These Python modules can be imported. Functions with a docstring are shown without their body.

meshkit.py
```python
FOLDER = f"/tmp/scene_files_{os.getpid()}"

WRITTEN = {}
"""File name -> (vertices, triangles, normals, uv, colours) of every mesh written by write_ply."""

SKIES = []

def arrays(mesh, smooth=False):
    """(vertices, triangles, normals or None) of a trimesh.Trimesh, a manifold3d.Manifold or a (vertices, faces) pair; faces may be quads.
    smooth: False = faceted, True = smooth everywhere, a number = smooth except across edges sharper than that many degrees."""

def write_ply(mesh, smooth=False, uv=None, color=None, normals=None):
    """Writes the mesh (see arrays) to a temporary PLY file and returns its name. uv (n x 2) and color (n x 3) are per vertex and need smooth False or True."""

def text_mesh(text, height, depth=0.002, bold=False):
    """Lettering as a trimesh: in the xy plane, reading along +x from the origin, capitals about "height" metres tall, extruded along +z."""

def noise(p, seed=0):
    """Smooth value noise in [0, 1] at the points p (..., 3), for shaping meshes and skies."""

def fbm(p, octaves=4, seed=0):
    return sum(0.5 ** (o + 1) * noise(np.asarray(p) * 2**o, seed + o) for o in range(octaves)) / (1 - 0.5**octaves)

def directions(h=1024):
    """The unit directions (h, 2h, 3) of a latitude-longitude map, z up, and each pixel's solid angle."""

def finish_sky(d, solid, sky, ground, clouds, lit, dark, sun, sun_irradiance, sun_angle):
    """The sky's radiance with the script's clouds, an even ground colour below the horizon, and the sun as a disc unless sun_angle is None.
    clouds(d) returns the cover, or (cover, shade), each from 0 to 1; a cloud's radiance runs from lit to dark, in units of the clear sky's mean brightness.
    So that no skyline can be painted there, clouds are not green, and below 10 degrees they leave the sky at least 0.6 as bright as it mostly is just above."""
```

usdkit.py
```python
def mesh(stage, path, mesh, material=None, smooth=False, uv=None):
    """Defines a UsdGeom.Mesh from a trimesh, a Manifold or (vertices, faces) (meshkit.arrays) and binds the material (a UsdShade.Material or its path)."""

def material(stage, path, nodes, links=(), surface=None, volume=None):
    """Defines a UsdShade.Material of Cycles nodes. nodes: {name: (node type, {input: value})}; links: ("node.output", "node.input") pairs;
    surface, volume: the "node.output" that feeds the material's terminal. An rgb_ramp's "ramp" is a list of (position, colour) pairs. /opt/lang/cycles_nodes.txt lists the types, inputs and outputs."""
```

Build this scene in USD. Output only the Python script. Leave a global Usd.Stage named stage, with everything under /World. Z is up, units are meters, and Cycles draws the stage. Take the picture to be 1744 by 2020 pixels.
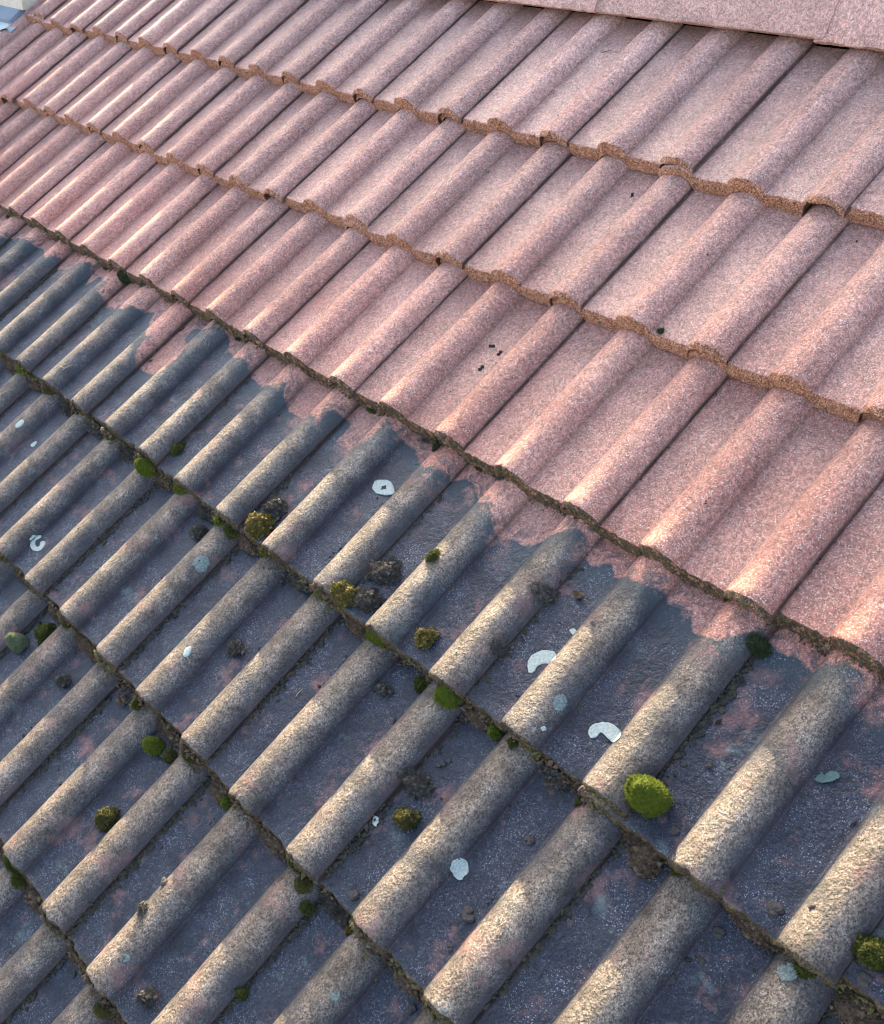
import math, random
import numpy as np
import trimesh, usdkit, meshkit
from pxr import Gf, Sdf, Usd, UsdGeom, UsdLux, UsdShade, Vt

stage = Usd.Stage.CreateInMemory()
UsdGeom.SetStageUpAxis(stage, 'Z')
UsdGeom.Xform.Define(stage, '/World')
FL = Sdf.ValueTypeNames

# ------------------------------------------------------------------ camera, sun, sky, exposure
SP, CP = 0.571617, 0.820520                       # roof pitch about 35 degrees
ROOF = np.array([[1, 0, 0], [0, CP, SP], [0, -SP, CP]])   # rows: along the course, up the slope, out of the roof
BASE = np.array([0, 0, 6.0])
def world(p): return np.asarray(p, float) @ ROOF + BASE
def matrix(rows, at):
    m = np.eye(4); m[:3, :3] = rows; m[3, :3] = at
    return Gf.Matrix4d(*m.ravel().tolist())
CAM_X = np.array([0.65011677, 0.62345941, -0.43433461])
CAM_Y = np.array([0.38593708, -0.76333606, -0.51804501])   # points down in the picture
CAM_Z = np.array([-0.6545233, 0.16916392, -0.73687367])    # points forward
CAM_AT = np.array([2.40796347, -1.365502, 1.30620485])
camera = UsdGeom.Camera.Define(stage, '/World/camera')
camera.AddTransformOp().Set(matrix(np.array([CAM_X, -CAM_Y, -CAM_Z]) @ ROOF, world(CAM_AT)))
camera.CreateHorizontalApertureAttr(36.0)
camera.CreateVerticalApertureAttr(36.0 * 1024 / 884)
camera.CreateFocalLengthAttr(36.0 * 2199.15 / 1744)
camera.CreateClippingRangeAttr(Gf.Vec2f(0.05, 2000))
camera.CreateExposureAttr(2.3)

SUN = np.array([-0.72, 0.69, 0.056]); SUN /= np.linalg.norm(SUN)
sun_w = SUN @ ROOF
zax = sun_w; xax = np.cross([0, 0, 1.0], zax); xax /= np.linalg.norm(xax); yax = np.cross(zax, xax)
sun = UsdLux.DistantLight.Define(stage, '/World/sun')
sun.AddTransformOp().Set(matrix(np.array([xax, yax, zax]), (0, 0, 30)))
sun.CreateIntensityAttr(1.05); sun.CreateAngleAttr(0.53); sun.CreateNormalizeAttr(True)
sun.CreateColorAttr(Gf.Vec3f(1.0, 0.81, 0.53))
dome_m = usdkit.material(stage, '/World/Looks/sky', {
    's': ('sky_texture', {'sky_type': 'single_scattering', 'sun_disc': False, 'sun_elevation': math.asin(sun_w[2]), 'sun_rotation': math.atan2(sun_w[0], sun_w[1]), 'aerosol_density': 4.0, 'air_density': 0.8}),
    'b': ('background_shader', {'strength': 0.13})}, [('s.color', 'b.color')])
dome_m.CreateSurfaceOutput('cycles').ConnectToSource(UsdShade.Shader.Get(stage, '/World/Looks/sky/b').CreateOutput('background', FL.Token))
dome = UsdLux.DomeLight.Define(stage, '/World/sky')
UsdShade.MaterialBindingAPI.Apply(dome.GetPrim()).Bind(dome_m)
dome.GetPrim().SetCustomDataByKey('kind', 'structure')

# ------------------------------------------------------------------ helpers
used = {}
def numbered(path):
    n = used.get(path, 0); used[path] = n + 1
    return path if n == 0 else '%s_%03d' % (path, n)
def tag(prim, label=None, category=None, group=None, kind=None):
    prim = prim.GetPrim() if hasattr(prim, 'GetPrim') else prim
    for k, v in (('label', label), ('category', category), ('group', group), ('kind', kind)):
        if v: prim.SetCustomDataByKey(k, v)
    return prim
def put(name, mesh, mat, parent='/World', smooth=False, attrs=None, at=None, rows=None):
    p = numbered(str(parent) + '/' + name)
    m = usdkit.mesh(stage, p, mesh, mat, smooth=smooth)
    m.CreateDoubleSidedAttr(True)
    for k, v in (attrs or {}).items():
        UsdGeom.PrimvarsAPI(m).CreatePrimvar(k, FL.FloatArray, 'vertex').Set(Vt.FloatArray.FromNumpy(np.asarray(v, np.float32)))
    if at is not None:
        m.AddTransformOp().Set(matrix(ROOF if rows is None else rows, world(at)))
    return m
def grid(ny, nx, off=0):
    i = np.arange(ny * nx).reshape(ny, nx) + off
    a, b, c, d = i[:-1, :-1].ravel(), i[:-1, 1:].ravel(), i[1:, 1:].ravel(), i[1:, :-1].ravel()
    return np.vstack([np.stack([a, b, c], 1), np.stack([a, c, d], 1)])

# ------------------------------------------------------------------ materials
def mat(name, nodes, links, surface='p.BSDF'):
    return usdkit.material(stage, '/World/Looks/' + name, nodes, links, surface=surface)
def mixc(f, a, b): return ('mix_color', {'fac': f, 'a': a, 'b': b})

def tile_material():
    n = {'co': ('texture_coordinate', {}), 'rand': ('object_info', {}),
         'dirt': ('attribute', {'attribute': 'dirt'}), 'nose': ('attribute', {'attribute': 'nose'}),
         'crev': ('attribute', {'attribute': 'crev'}), 'hgt': ('attribute', {'attribute': 'hgt'}), 'moss': ('attribute', {'attribute': 'moss'}),
         # noises, all in metres of the roof
         'big': ('noise_texture', {'scale': 4.0, 'detail': 3.0}), 'mid': ('noise_texture', {'scale': 22.0, 'detail': 4.0, 'roughness': 0.6}),
         'fine': ('noise_texture', {'scale': 150.0, 'detail': 4.0, 'roughness': 0.65}), 'grit': ('noise_texture', {'scale': 620.0, 'detail': 2.0, 'roughness': 0.7}),
         'edge': ('noise_texture', {'scale': 95.0, 'detail': 5.0, 'roughness': 0.6}),
         'sp1': ('voronoi_texture', {'scale': 480.0}), 'sp2': ('voronoi_texture', {'scale': 330.0}),
         'sx1': ('separate_color', {}), 'sx2': ('separate_color', {}),
         'gt1': ('math', {'math_type': 'greater_than', 'value2': 0.70}), 'gt2': ('math', {'math_type': 'greater_than', 'value2': 0.90}),
         'dl1': ('map_range', {'from_min': 0.42, 'from_max': 0.28, 'to_min': 0, 'to_max': 1, 'clamp': True}),
         'dl2': ('map_range', {'from_min': 0.40, 'from_max': 0.25, 'to_min': 0, 'to_max': 1, 'clamp': True}),
         'm1': ('math', {'math_type': 'multiply'}), 'm2': ('math', {'math_type': 'multiply'}), 'spk': ('math', {'math_type': 'maximum'}),
         # clean concrete; paler up the slope, sky sheen put into the colour
         'c0': mixc(0.5, (0.390, 0.150, 0.100), (0.475, 0.225, 0.160)), 'bigr': ('map_range', {'from_min': 0.35, 'from_max': 0.65, 'to_min': 0, 'to_max': 1, 'clamp': True}),
         'c1': mixc(0.5, (0, 0, 0), (0, 0, 0)), 'sep': ('separate_xyz', {}), 'skysheen': ('map_range', {'from_min': -0.95, 'from_max': 0.0, 'to_min': 0.0, 'to_max': 0.46, 'clamp': True}), 'csheen': mixc(0.0, (0, 0, 0), (0.53, 0.36, 0.30)), 'tr': ('map_range', {'from_min': 0, 'from_max': 1, 'to_min': 0.82, 'to_max': 1.12}), 'ctr': ('mix_color', {'blend_type': 'multiply', 'fac': 1.0, 'use_clamp_result': False}), 'gr': ('map_range', {'from_min': 0.3, 'from_max': 0.7, 'to_min': 0.62, 'to_max': 1.32, 'clamp': True}),
         'c2': ('mix_color', {'blend_type': 'multiply', 'fac': 1.0, 'use_clamp_result': False}), 'g2': ('map_range', {'from_min': 0.3, 'from_max': 0.7, 'to_min': 0.60, 'to_max': 1.45, 'clamp': True}), 'cpp': ('math', {'math_type': 'multiply'}), 'gg0': ('math', {'math_type': 'multiply'}), 'gg': ('math', {'math_type': 'multiply'}), 'grn': ('voronoi_texture', {'scale': 520.0}), 'gsx': ('separate_color', {}), 'gmr': ('map_range', {'from_min': 0.0, 'from_max': 1.0, 'to_min': 0.62, 'to_max': 1.42}), 'ggd0': ('math', {'math_type': 'multiply'}), 'ggp': ('math', {'math_type': 'multiply'}), 'ptp': ('map_range', {'from_min': 0.3, 'from_max': 0.7, 'to_min': 0.82, 'to_max': 1.15, 'clamp': True}), 'gmd': ('map_range', {'from_min': 0.0, 'from_max': 1.0, 'to_min': 0.35, 'to_max': 1.75}), 'pt': ('map_range', {'from_min': 0.3, 'from_max': 0.7, 'to_min': 0.45, 'to_max': 1.60, 'clamp': True}), 'ggd': ('math', {'math_type': 'multiply'}),
         'c3': mixc(0.5, (0, 0, 0), (0.80, 0.70, 0.61)), 'spkc': ('math', {'math_type': 'multiply', 'value2': 0.68}),
         # dirty film: dark in the pans, grey-brown on the rolls, with bare and pale patches
         'd0': mixc(0.5, (0.017, 0.020, 0.029), (0.140, 0.107, 0.076)), 'hr': ('map_range', {'from_min': 0.25, 'from_max': 0.95, 'to_min': 0, 'to_max': 1, 'clamp': True}), 'teal': ('map_range', {'from_min': 0.010, 'from_max': 0.050, 'to_min': 0.65, 'to_max': 0, 'clamp': True}), 'd6': mixc(0.5, (0, 0, 0), (0.036, 0.056, 0.062)), 'd1': ('mix_color', {'blend_type': 'multiply', 'fac': 1.0}),
         'redn': ('noise_texture', {'scale': 13.0, 'detail': 5.0, 'roughness': 0.7}), 'redm': ('map_range', {'from_min': 0.555, 'from_max': 0.68, 'to_min': 0, 'to_max': 0.62, 'clamp': True}),
         'd2': mixc(0.5, (0, 0, 0), (0.25, 0.115, 0.095)),
         'mapp': ('mapping', {'location': (3.1, 1.7, 0.0)}),
         'pln': ('noise_texture', {'scale': 17.0, 'detail': 5.0, 'roughness': 0.7}), 'plm': ('map_range', {'from_min': 0.61, 'from_max': 0.74, 'to_min': 0, 'to_max': 0.45, 'clamp': True}),
         'd3': mixc(0.5, (0, 0, 0), (0.17, 0.24, 0.22)),
         'mapq': ('mapping', {'location': (7.1, 4.7, 0.0)}),
         'dkn': ('noise_texture', {'scale': 11.0, 'detail': 4.0, 'roughness': 0.6}), 'dkm': ('map_range', {'from_min': 0.52, 'from_max': 0.68, 'to_min': 0, 'to_max': 0.6, 'clamp': True}),
         'd4': mixc(0.5, (0, 0, 0), (0.030, 0.038, 0.046)),
         'd5': mixc(0.5, (0, 0, 0), (0.62, 0.62, 0.60)), 'spkd': ('math', {'math_type': 'multiply'}), 'spv': ('map_range', {'from_min': 0.42, 'from_max': 0.68, 'to_min': 0.02, 'to_max': 0.42, 'clamp': True}),
         # where the film has been washed away
         'ed': ('math', {'math_type': 'subtract', 'value2': 0.5}), 'eds': ('math', {'math_type': 'multiply', 'value2': 0.012}), 'sum': ('math', {'math_type': 'add'}),
         'film': ('map_range', {'from_min': -0.0028, 'from_max': 0.0020, 'to_min': 0, 'to_max': 1, 'clamp': True}),
         'swn': ('noise_texture', {'scale': 26.0, 'detail': 3.0, 'roughness': 0.55, 'distortion': 2.2}), 'swr': ('map_range', {'from_min': 0.48, 'from_max': 0.62, 'to_min': 0, 'to_max': 0.85, 'clamp': True}),
         'swz': ('map_range', {'from_min': -0.048, 'from_max': -0.002, 'to_min': 0.0, 'to_max': 1, 'clamp': True}), 'swz2': ('math', {'math_type': 'multiply'}),
         'thn': ('map_range', {'from_min': 0.54, 'from_max': 0.64, 'to_min': 0, 'to_max': 0.65, 'clamp': True}), 'thz': ('map_range', {'from_min': 0.030, 'from_max': 0.004, 'to_min': 0, 'to_max': 1, 'clamp': True}), 'thm': ('math', {'math_type': 'multiply'}), 'thi': ('math', {'math_type': 'subtract', 'value1': 1.0}),
         'film1': ('math', {'math_type': 'multiply'}), 'film2': ('math', {'math_type': 'maximum'}), 'body': mixc(0.5, (0, 0, 0), (0, 0, 0)),
         # grime in the joints
         'cvn': ('math', {'math_type': 'multiply'}), 'cvr': ('map_range', {'from_min': 0.25, 'from_max': 0.75, 'to_min': 0.35, 'to_max': 1.5, 'clamp': True}),
         'cv': mixc(0.5, (0, 0, 0), (0.062, 0.036, 0.028)), 'cvc': ('clamp', {'min': 0.0, 'max': 0.92}),
         # broken front edge: raw orange-brown concrete, mossy further down
         'n0': mixc(0.5, (0.235, 0.090, 0.046), (0.38, 0.180, 0.100)), 'n1': ('mix_color', {'blend_type': 'multiply', 'fac': 1.0}),
         'n2': mixc(0.5, (0, 0, 0), (0.62, 0.50, 0.33)), 'spkn': ('math', {'math_type': 'multiply', 'value2': 0.8}),
         'mo0': mixc(0.5, (0.055, 0.030, 0.017), (0.040, 0.046, 0.014)), 'mo': ('mix_color', {'blend_type': 'multiply', 'fac': 1.0, 'use_clamp_result': False}), 'mon': ('math', {'math_type': 'add'}), 'mor': ('map_range', {'from_min': 0.85, 'from_max': 1.10, 'to_min': 0, 'to_max': 0.93, 'clamp': True}),
         'n3': mixc(0.5, (0, 0, 0), (0, 0, 0)),
         'nsm': ('math', {'math_type': 'add'}), 'nsr': ('map_range', {'from_min': 0.95, 'from_max': 1.1, 'to_min': 0, 'to_max': 1, 'clamp': True}),
         'fin': mixc(0.5, (0, 0, 0), (0, 0, 0)),
         # gloss and relief
         'rc': ('map_range', {'from_min': 0.0, 'from_max': 0.6, 'to_min': 0.42, 'to_max': 0.75, 'clamp': True}), 'rdp': ('map_range', {'from_min': 0.0, 'from_max': 0.7, 'to_min': 0.27, 'to_max': 0.66, 'clamp': True}),
         'rb': ('mix_float', {}), 'rn': ('mix_float', {'b': 0.85}),
         'h1': ('math', {'math_type': 'multiply', 'value2': 1.1}), 'h2': ('math', {'math_type': 'multiply_add', 'value2': 0.42}),
         'bd': ('mix_float', {'a': 0.0017}), 'bdd': ('mix_float', {'a': 0.0017, 'b': 0.0036}), 'bmp': ('bump', {'strength': 1.0, 'distance': 0.0032}),
         'p': ('principled_bsdf', {'specular_ior_level': 0.42})}
    L = [('co.object', k + '.vector') for k in ('big', 'mid', 'fine', 'grit', 'edge', 'sp1', 'sp2', 'redn', 'mapp', 'mapq')]
    L += [('mapp.vector', 'pln.vector'), ('mapq.vector', 'dkn.vector'),
          ('sp1.color', 'sx1.color'), ('sp2.color', 'sx2.color'), ('sx1.r', 'gt1.value1'), ('sx2.r', 'gt2.value1'),
          ('sp1.distance', 'dl1.value'), ('sp2.distance', 'dl2.value'), ('gt1.value', 'm1.value1'), ('dl1.result', 'm1.value2'), ('gt2.value', 'm2.value1'), ('dl2.result', 'm2.value2'),
          ('m1.value', 'spk.value1'), ('m2.value', 'spk.value2'),
          ('big.fac', 'bigr.value'), ('bigr.result', 'c0.fac'), ('co.object', 'sep.vector'), ('sep.y', 'skysheen.value'), ('c0.result', 'csheen.a'), ('skysheen.result', 'csheen.fac'), ('rand.random', 'tr.value'), ('csheen.result', 'ctr.a'), ('tr.result', 'ctr.b'), ('ctr.result', 'c2.a'), ('fine.fac', 'gr.value'), ('grit.fac', 'g2.value'), ('co.object', 'grn.vector'), ('grn.color', 'gsx.color'), ('gsx.g', 'gmr.value'), ('gsx.g', 'gmd.value'), ('gr.result', 'gg0.value1'), ('g2.result', 'gg0.value2'), ('gg0.value', 'gg.value1'), ('gmd.result', 'gg.value2'), ('mid.fac', 'pt.value'), ('gr.result', 'ggd0.value1'), ('gmd.result', 'ggd0.value2'), ('ggd0.value', 'ggd.value1'), ('pt.result', 'ggd.value2'), ('mid.fac', 'ptp.value'), ('gr.result', 'ggp.value1'), ('gmr.result', 'cpp.value1'), ('ptp.result', 'cpp.value2'), ('cpp.value', 'ggp.value2'), ('ggp.value', 'c2.b'),
          ('spk.value', 'spkc.value1'), ('spkc.value', 'c3.fac'), ('c2.result', 'c3.a'),
          ('hgt.fac', 'hr.value'), ('hr.result', 'd0.fac'), ('d0.result', 'd1.a'), ('ggd.value', 'd1.b'), ('redn.fac', 'redm.value'), ('redm.result', 'd2.fac'), ('d1.result', 'd2.a'),
          ('pln.fac', 'plm.value'), ('plm.result', 'd3.fac'), ('d2.result', 'd3.a'), ('dkn.fac', 'dkm.value'), ('dkm.result', 'd4.fac'), ('d3.result', 'd4.a'),
          ('spk.value', 'spkd.value1'), ('mid.fac', 'spv.value'), ('spv.result', 'spkd.value2'), ('spkd.value', 'd5.fac'), ('d4.result', 'd6.a'), ('dirt.fac', 'teal.value'), ('teal.result', 'd6.fac'), ('d6.result', 'd5.a'),
          ('edge.fac', 'ed.value1'), ('ed.value', 'eds.value1'), ('eds.value', 'sum.value1'), ('dirt.fac', 'sum.value2'), ('sum.value', 'film.value'),
          ('co.object', 'swn.vector'), ('swn.fac', 'swr.value'), ('dirt.fac', 'swz.value'), ('swr.result', 'swz2.value1'), ('swz.result', 'swz2.value2'),
          ('redn.fac', 'thn.value'), ('dirt.fac', 'thz.value'), ('thn.result', 'thm.value1'), ('thz.result', 'thm.value2'), ('thm.value', 'thi.value2'), ('film.result', 'film1.value1'), ('thi.value', 'film1.value2'), ('film1.value', 'film2.value1'), ('swz2.value', 'film2.value2'), ('film2.value', 'body.fac'), ('c3.result', 'body.a'), ('d5.result', 'body.b'),
          ('mid.fac', 'cvr.value'), ('cvr.result', 'cvn.value1'), ('crev.fac', 'cvn.value2'), ('cvn.value', 'cvc.value'), ('cvc.result', 'cv.fac'), ('body.result', 'cv.a'),
          ('fine.fac', 'n0.fac'), ('n0.result', 'n1.a'), ('gg.value', 'n1.b'), ('spk.value', 'spkn.value1'), ('spkn.value', 'n2.fac'), ('n1.result', 'n2.a'),
          ('fine.fac', 'mo0.fac'), ('mo0.result', 'mo.a'), ('gg.value', 'mo.b'), ('edge.fac', 'mon.value1'), ('moss.fac', 'mon.value2'), ('mon.value', 'mor.value'), ('mor.result', 'n3.fac'), ('n2.result', 'n3.a'), ('mo.result', 'n3.b'),
          ('nose.fac', 'nsm.value1'), ('fine.fac', 'nsm.value2'), ('nsm.value', 'nsr.value'), ('nsr.result', 'fin.fac'), ('cv.result', 'fin.a'), ('n3.result', 'fin.b'),
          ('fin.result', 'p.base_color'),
          ('hgt.fac', 'rc.value'), ('hgt.fac', 'rdp.value'), ('film.result', 'rb.fac'), ('rc.result', 'rb.a'), ('rdp.result', 'rb.b'), ('rb.result', 'rn.a'), ('nsr.result', 'rn.fac'), ('rn.result', 'p.roughness'),
          ('fine.fac', 'h1.value1'), ('h1.value', 'h2.value3'), ('gsx.g', 'h2.value1'), ('h2.value', 'bmp.height'), ('film.result', 'bd.fac'), ('hr.result', 'bdd.fac'), ('bdd.result', 'bd.b'), ('bd.result', 'bmp.distance'), ('bmp.normal', 'p.normal')]
    return mat('concrete_tile', n, L)
M_TILE = tile_material()

def rough_material(name, a, b, scale, rough=0.9, bump=0.002, spec=0.2, c=None, trans=0.0):
    n = {'co': ('texture_coordinate', {}), 'n1': ('noise_texture', {'scale': scale, 'detail': 5.0, 'roughness': 0.65}), 'n2': ('noise_texture', {'scale': scale * 6, 'detail': 3.0}),
         'r': ('map_range', {'from_min': 0.33, 'from_max': 0.67, 'clamp': True}), 'm': mixc(0.5, a, b), 'tip': ('attribute', {'attribute': 'tip'}), 'm2': mixc(0.0, (0, 0, 0), c or b),
         'b': ('bump', {'strength': 0.8, 'distance': bump}), 'p': ('principled_bsdf', {'roughness': rough, 'specular_ior_level': spec})}
    L = [('co.object', 'n1.vector'), ('co.object', 'n2.vector'), ('n1.fac', 'r.value'), ('r.result', 'm.fac'), ('m.result', 'm2.a'), ('tip.fac', 'm2.fac'),
         ('n2.fac', 'b.height'), ('b.normal', 'p.normal'), ('m2.result', 'p.base_color')]
    if trans:
        n['t'] = ('translucent_bsdf', {}); n['x'] = ('mix_closure', {'fac': trans})
        L += [('m2.result', 't.color'), ('p.BSDF', 'x.closure1'), ('t.BSDF', 'x.closure2')]
        return mat(name, n, L, 'x.closure')
    return mat(name, n, L)

# ------------------------------------------------------------------ the roof
W, G, T, H = 0.30, 0.319089, 0.028, 0.0245          # tile cover width, gauge, thickness, roll height
RW = 0.0375
def roll(d):
    return H * np.clip(1 - (np.abs(d) / RW) ** 2.0, 0, 1) ** 0.64
def profile(x):
    x = np.mod(x, W)
    return np.maximum(roll(x - 0.1125), roll(x - 0.2625))
def surface(u, v):
    c = np.ceil(-np.asarray(v) / G)
    return profile(u) - T * (v + c * G) / G
CLEAN = np.array([ (-0.788,-1.047),(-0.614,-1.033),(-0.575,-1.008),(-0.464,-1.006),(-0.423,-1.000),(-0.335,-1.024),(-0.307,-1.001),(-0.289,-1.029),(-0.197,-1.002),(-0.159,-0.975),(-0.126,-1.031),(-0.115,-0.991),(-0.019,-1.004),(-0.026,-1.031),(-0.001,-1.038),(0.040,-1.043),(0.120,-1.041),(0.123,-1.023),(0.142,-1.019),(0.172,-1.007),(0.186,-1.005),(0.199,-1.030),(0.274,-1.068),(0.279,-1.098),(0.290,-1.118),(0.302,-1.132),(0.342,-1.130),(0.413,-1.113),(0.417,-1.080),(0.407,-1.048),(0.343,-1.021),(0.338,-1.002),(0.347,-0.987),(0.414,-0.986),(0.420,-0.971),(0.445,-0.967),(0.466,-0.976),(0.489,-0.997),(0.560,-1.013),(0.576,-1.003),(0.594,-1.004),(0.608,-1.023),(0.653,-1.028),(0.718,-1.024),(0.720,-1.006),(0.730,-1.004),(0.743,-1.027),(0.766,-1.044),(0.795,-1.045),(0.865,-1.034),(0.880,-1.045),(0.877,-1.013),(0.882,-1.002),(0.903,-1.003),(0.920,-1.004),(0.927,-1.023),(0.925,-1.050),(0.942,-1.050),(0.997,-1.044),(1.011,-1.014),(1.012,-0.974),(1.020,-0.973),(1.040,-0.984),(1.064,-0.989),(1.090,-0.991),(1.113,-1.004),(1.161,-1.018),(1.162,-1.006),(1.179,-1.005),(1.198,-1.003),(1.202,-1.008),(1.219,-0.995),(1.237,-0.990),(1.288,-1.022),(1.314,-1.014),(1.339,-1.040),(1.354,-1.052),(1.381,-1.040),(1.412,-1.041),(1.416,-1.025),(1.447,-1.003),(1.464,-0.985),(1.482,-0.981),(1.495,-0.987),(1.500,-1.009),(1.519,-1.016),(1.527,-1.012),(1.541,-0.997),(1.565,-1.014),(1.592,-1.007),(1.604,-1.012),(1.629,-1.005),(1.646,-0.998),(1.655,-1.010),(1.689,-1.000),(1.712,-1.027),(1.742,-1.028),(1.762,-1.024),(1.775,-1.006),(1.792,-0.980),(1.800,-0.984),(1.813,-0.989),(1.833,-0.991),(1.849,-0.987),(1.879,-0.994),(1.884,-0.982),(1.908,-0.971),(1.932,-0.970),(1.942,-0.978),(1.951,-0.991),(1.972,-0.993),(2.006,-1.000) ])
def film_distance(u, v):
    """Signed distance in metres below the lower limit of the washed area (positive: still dirty)."""
    p = np.stack([u, v], -1); best = np.full(u.shape, 9.0)
    for a, b in zip(CLEAN[:-1], CLEAN[1:]):
        ab = b - a; t = np.clip(((p - a) @ ab) / (ab @ ab + 1e-12), 0, 1)
        best = np.minimum(best, np.hypot(*np.moveaxis(p - a - t[..., None] * ab, -1, 0)))
    poly = np.vstack([CLEAN, [[2.9, -0.99], [2.9, 5], [-9, 5], [-9, -1.06]]])
    import shapely
    inside = shapely.contains_xy(shapely.Polygon(poly).buffer(0), u, v)
    return np.where(inside, -best, best)

roof = UsdGeom.Xform.Define(stage, '/World/tiled_roof')
roof.AddTransformOp().Set(matrix(ROOF, BASE))
tag(roof, 'pitched roof of double-roll concrete tiles, upper courses washed pink, lower ones black with grime', 'roof', kind='thing')

xs_roll = lambda c: c + np.sin(np.linspace(-1, 1, 29) * np.pi / 2) * RW
XS = np.unique(np.round(np.concatenate([np.linspace(-0.078, 0, 17), [0.0005, 0.0016, 0.0030], np.linspace(0.009, 0.070, 11), xs_roll(0.1125), np.linspace(0.155, 0.220, 12), xs_roll(0.2625)[:-2], [0.2980, 0.2993, 0.3]]), 5))
ROWS = np.concatenate([[0, 0.0008, 0.002, 0.004, 0.007, 0.011, 0.016], np.linspace(0.023, G + 0.045, 38)])

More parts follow.
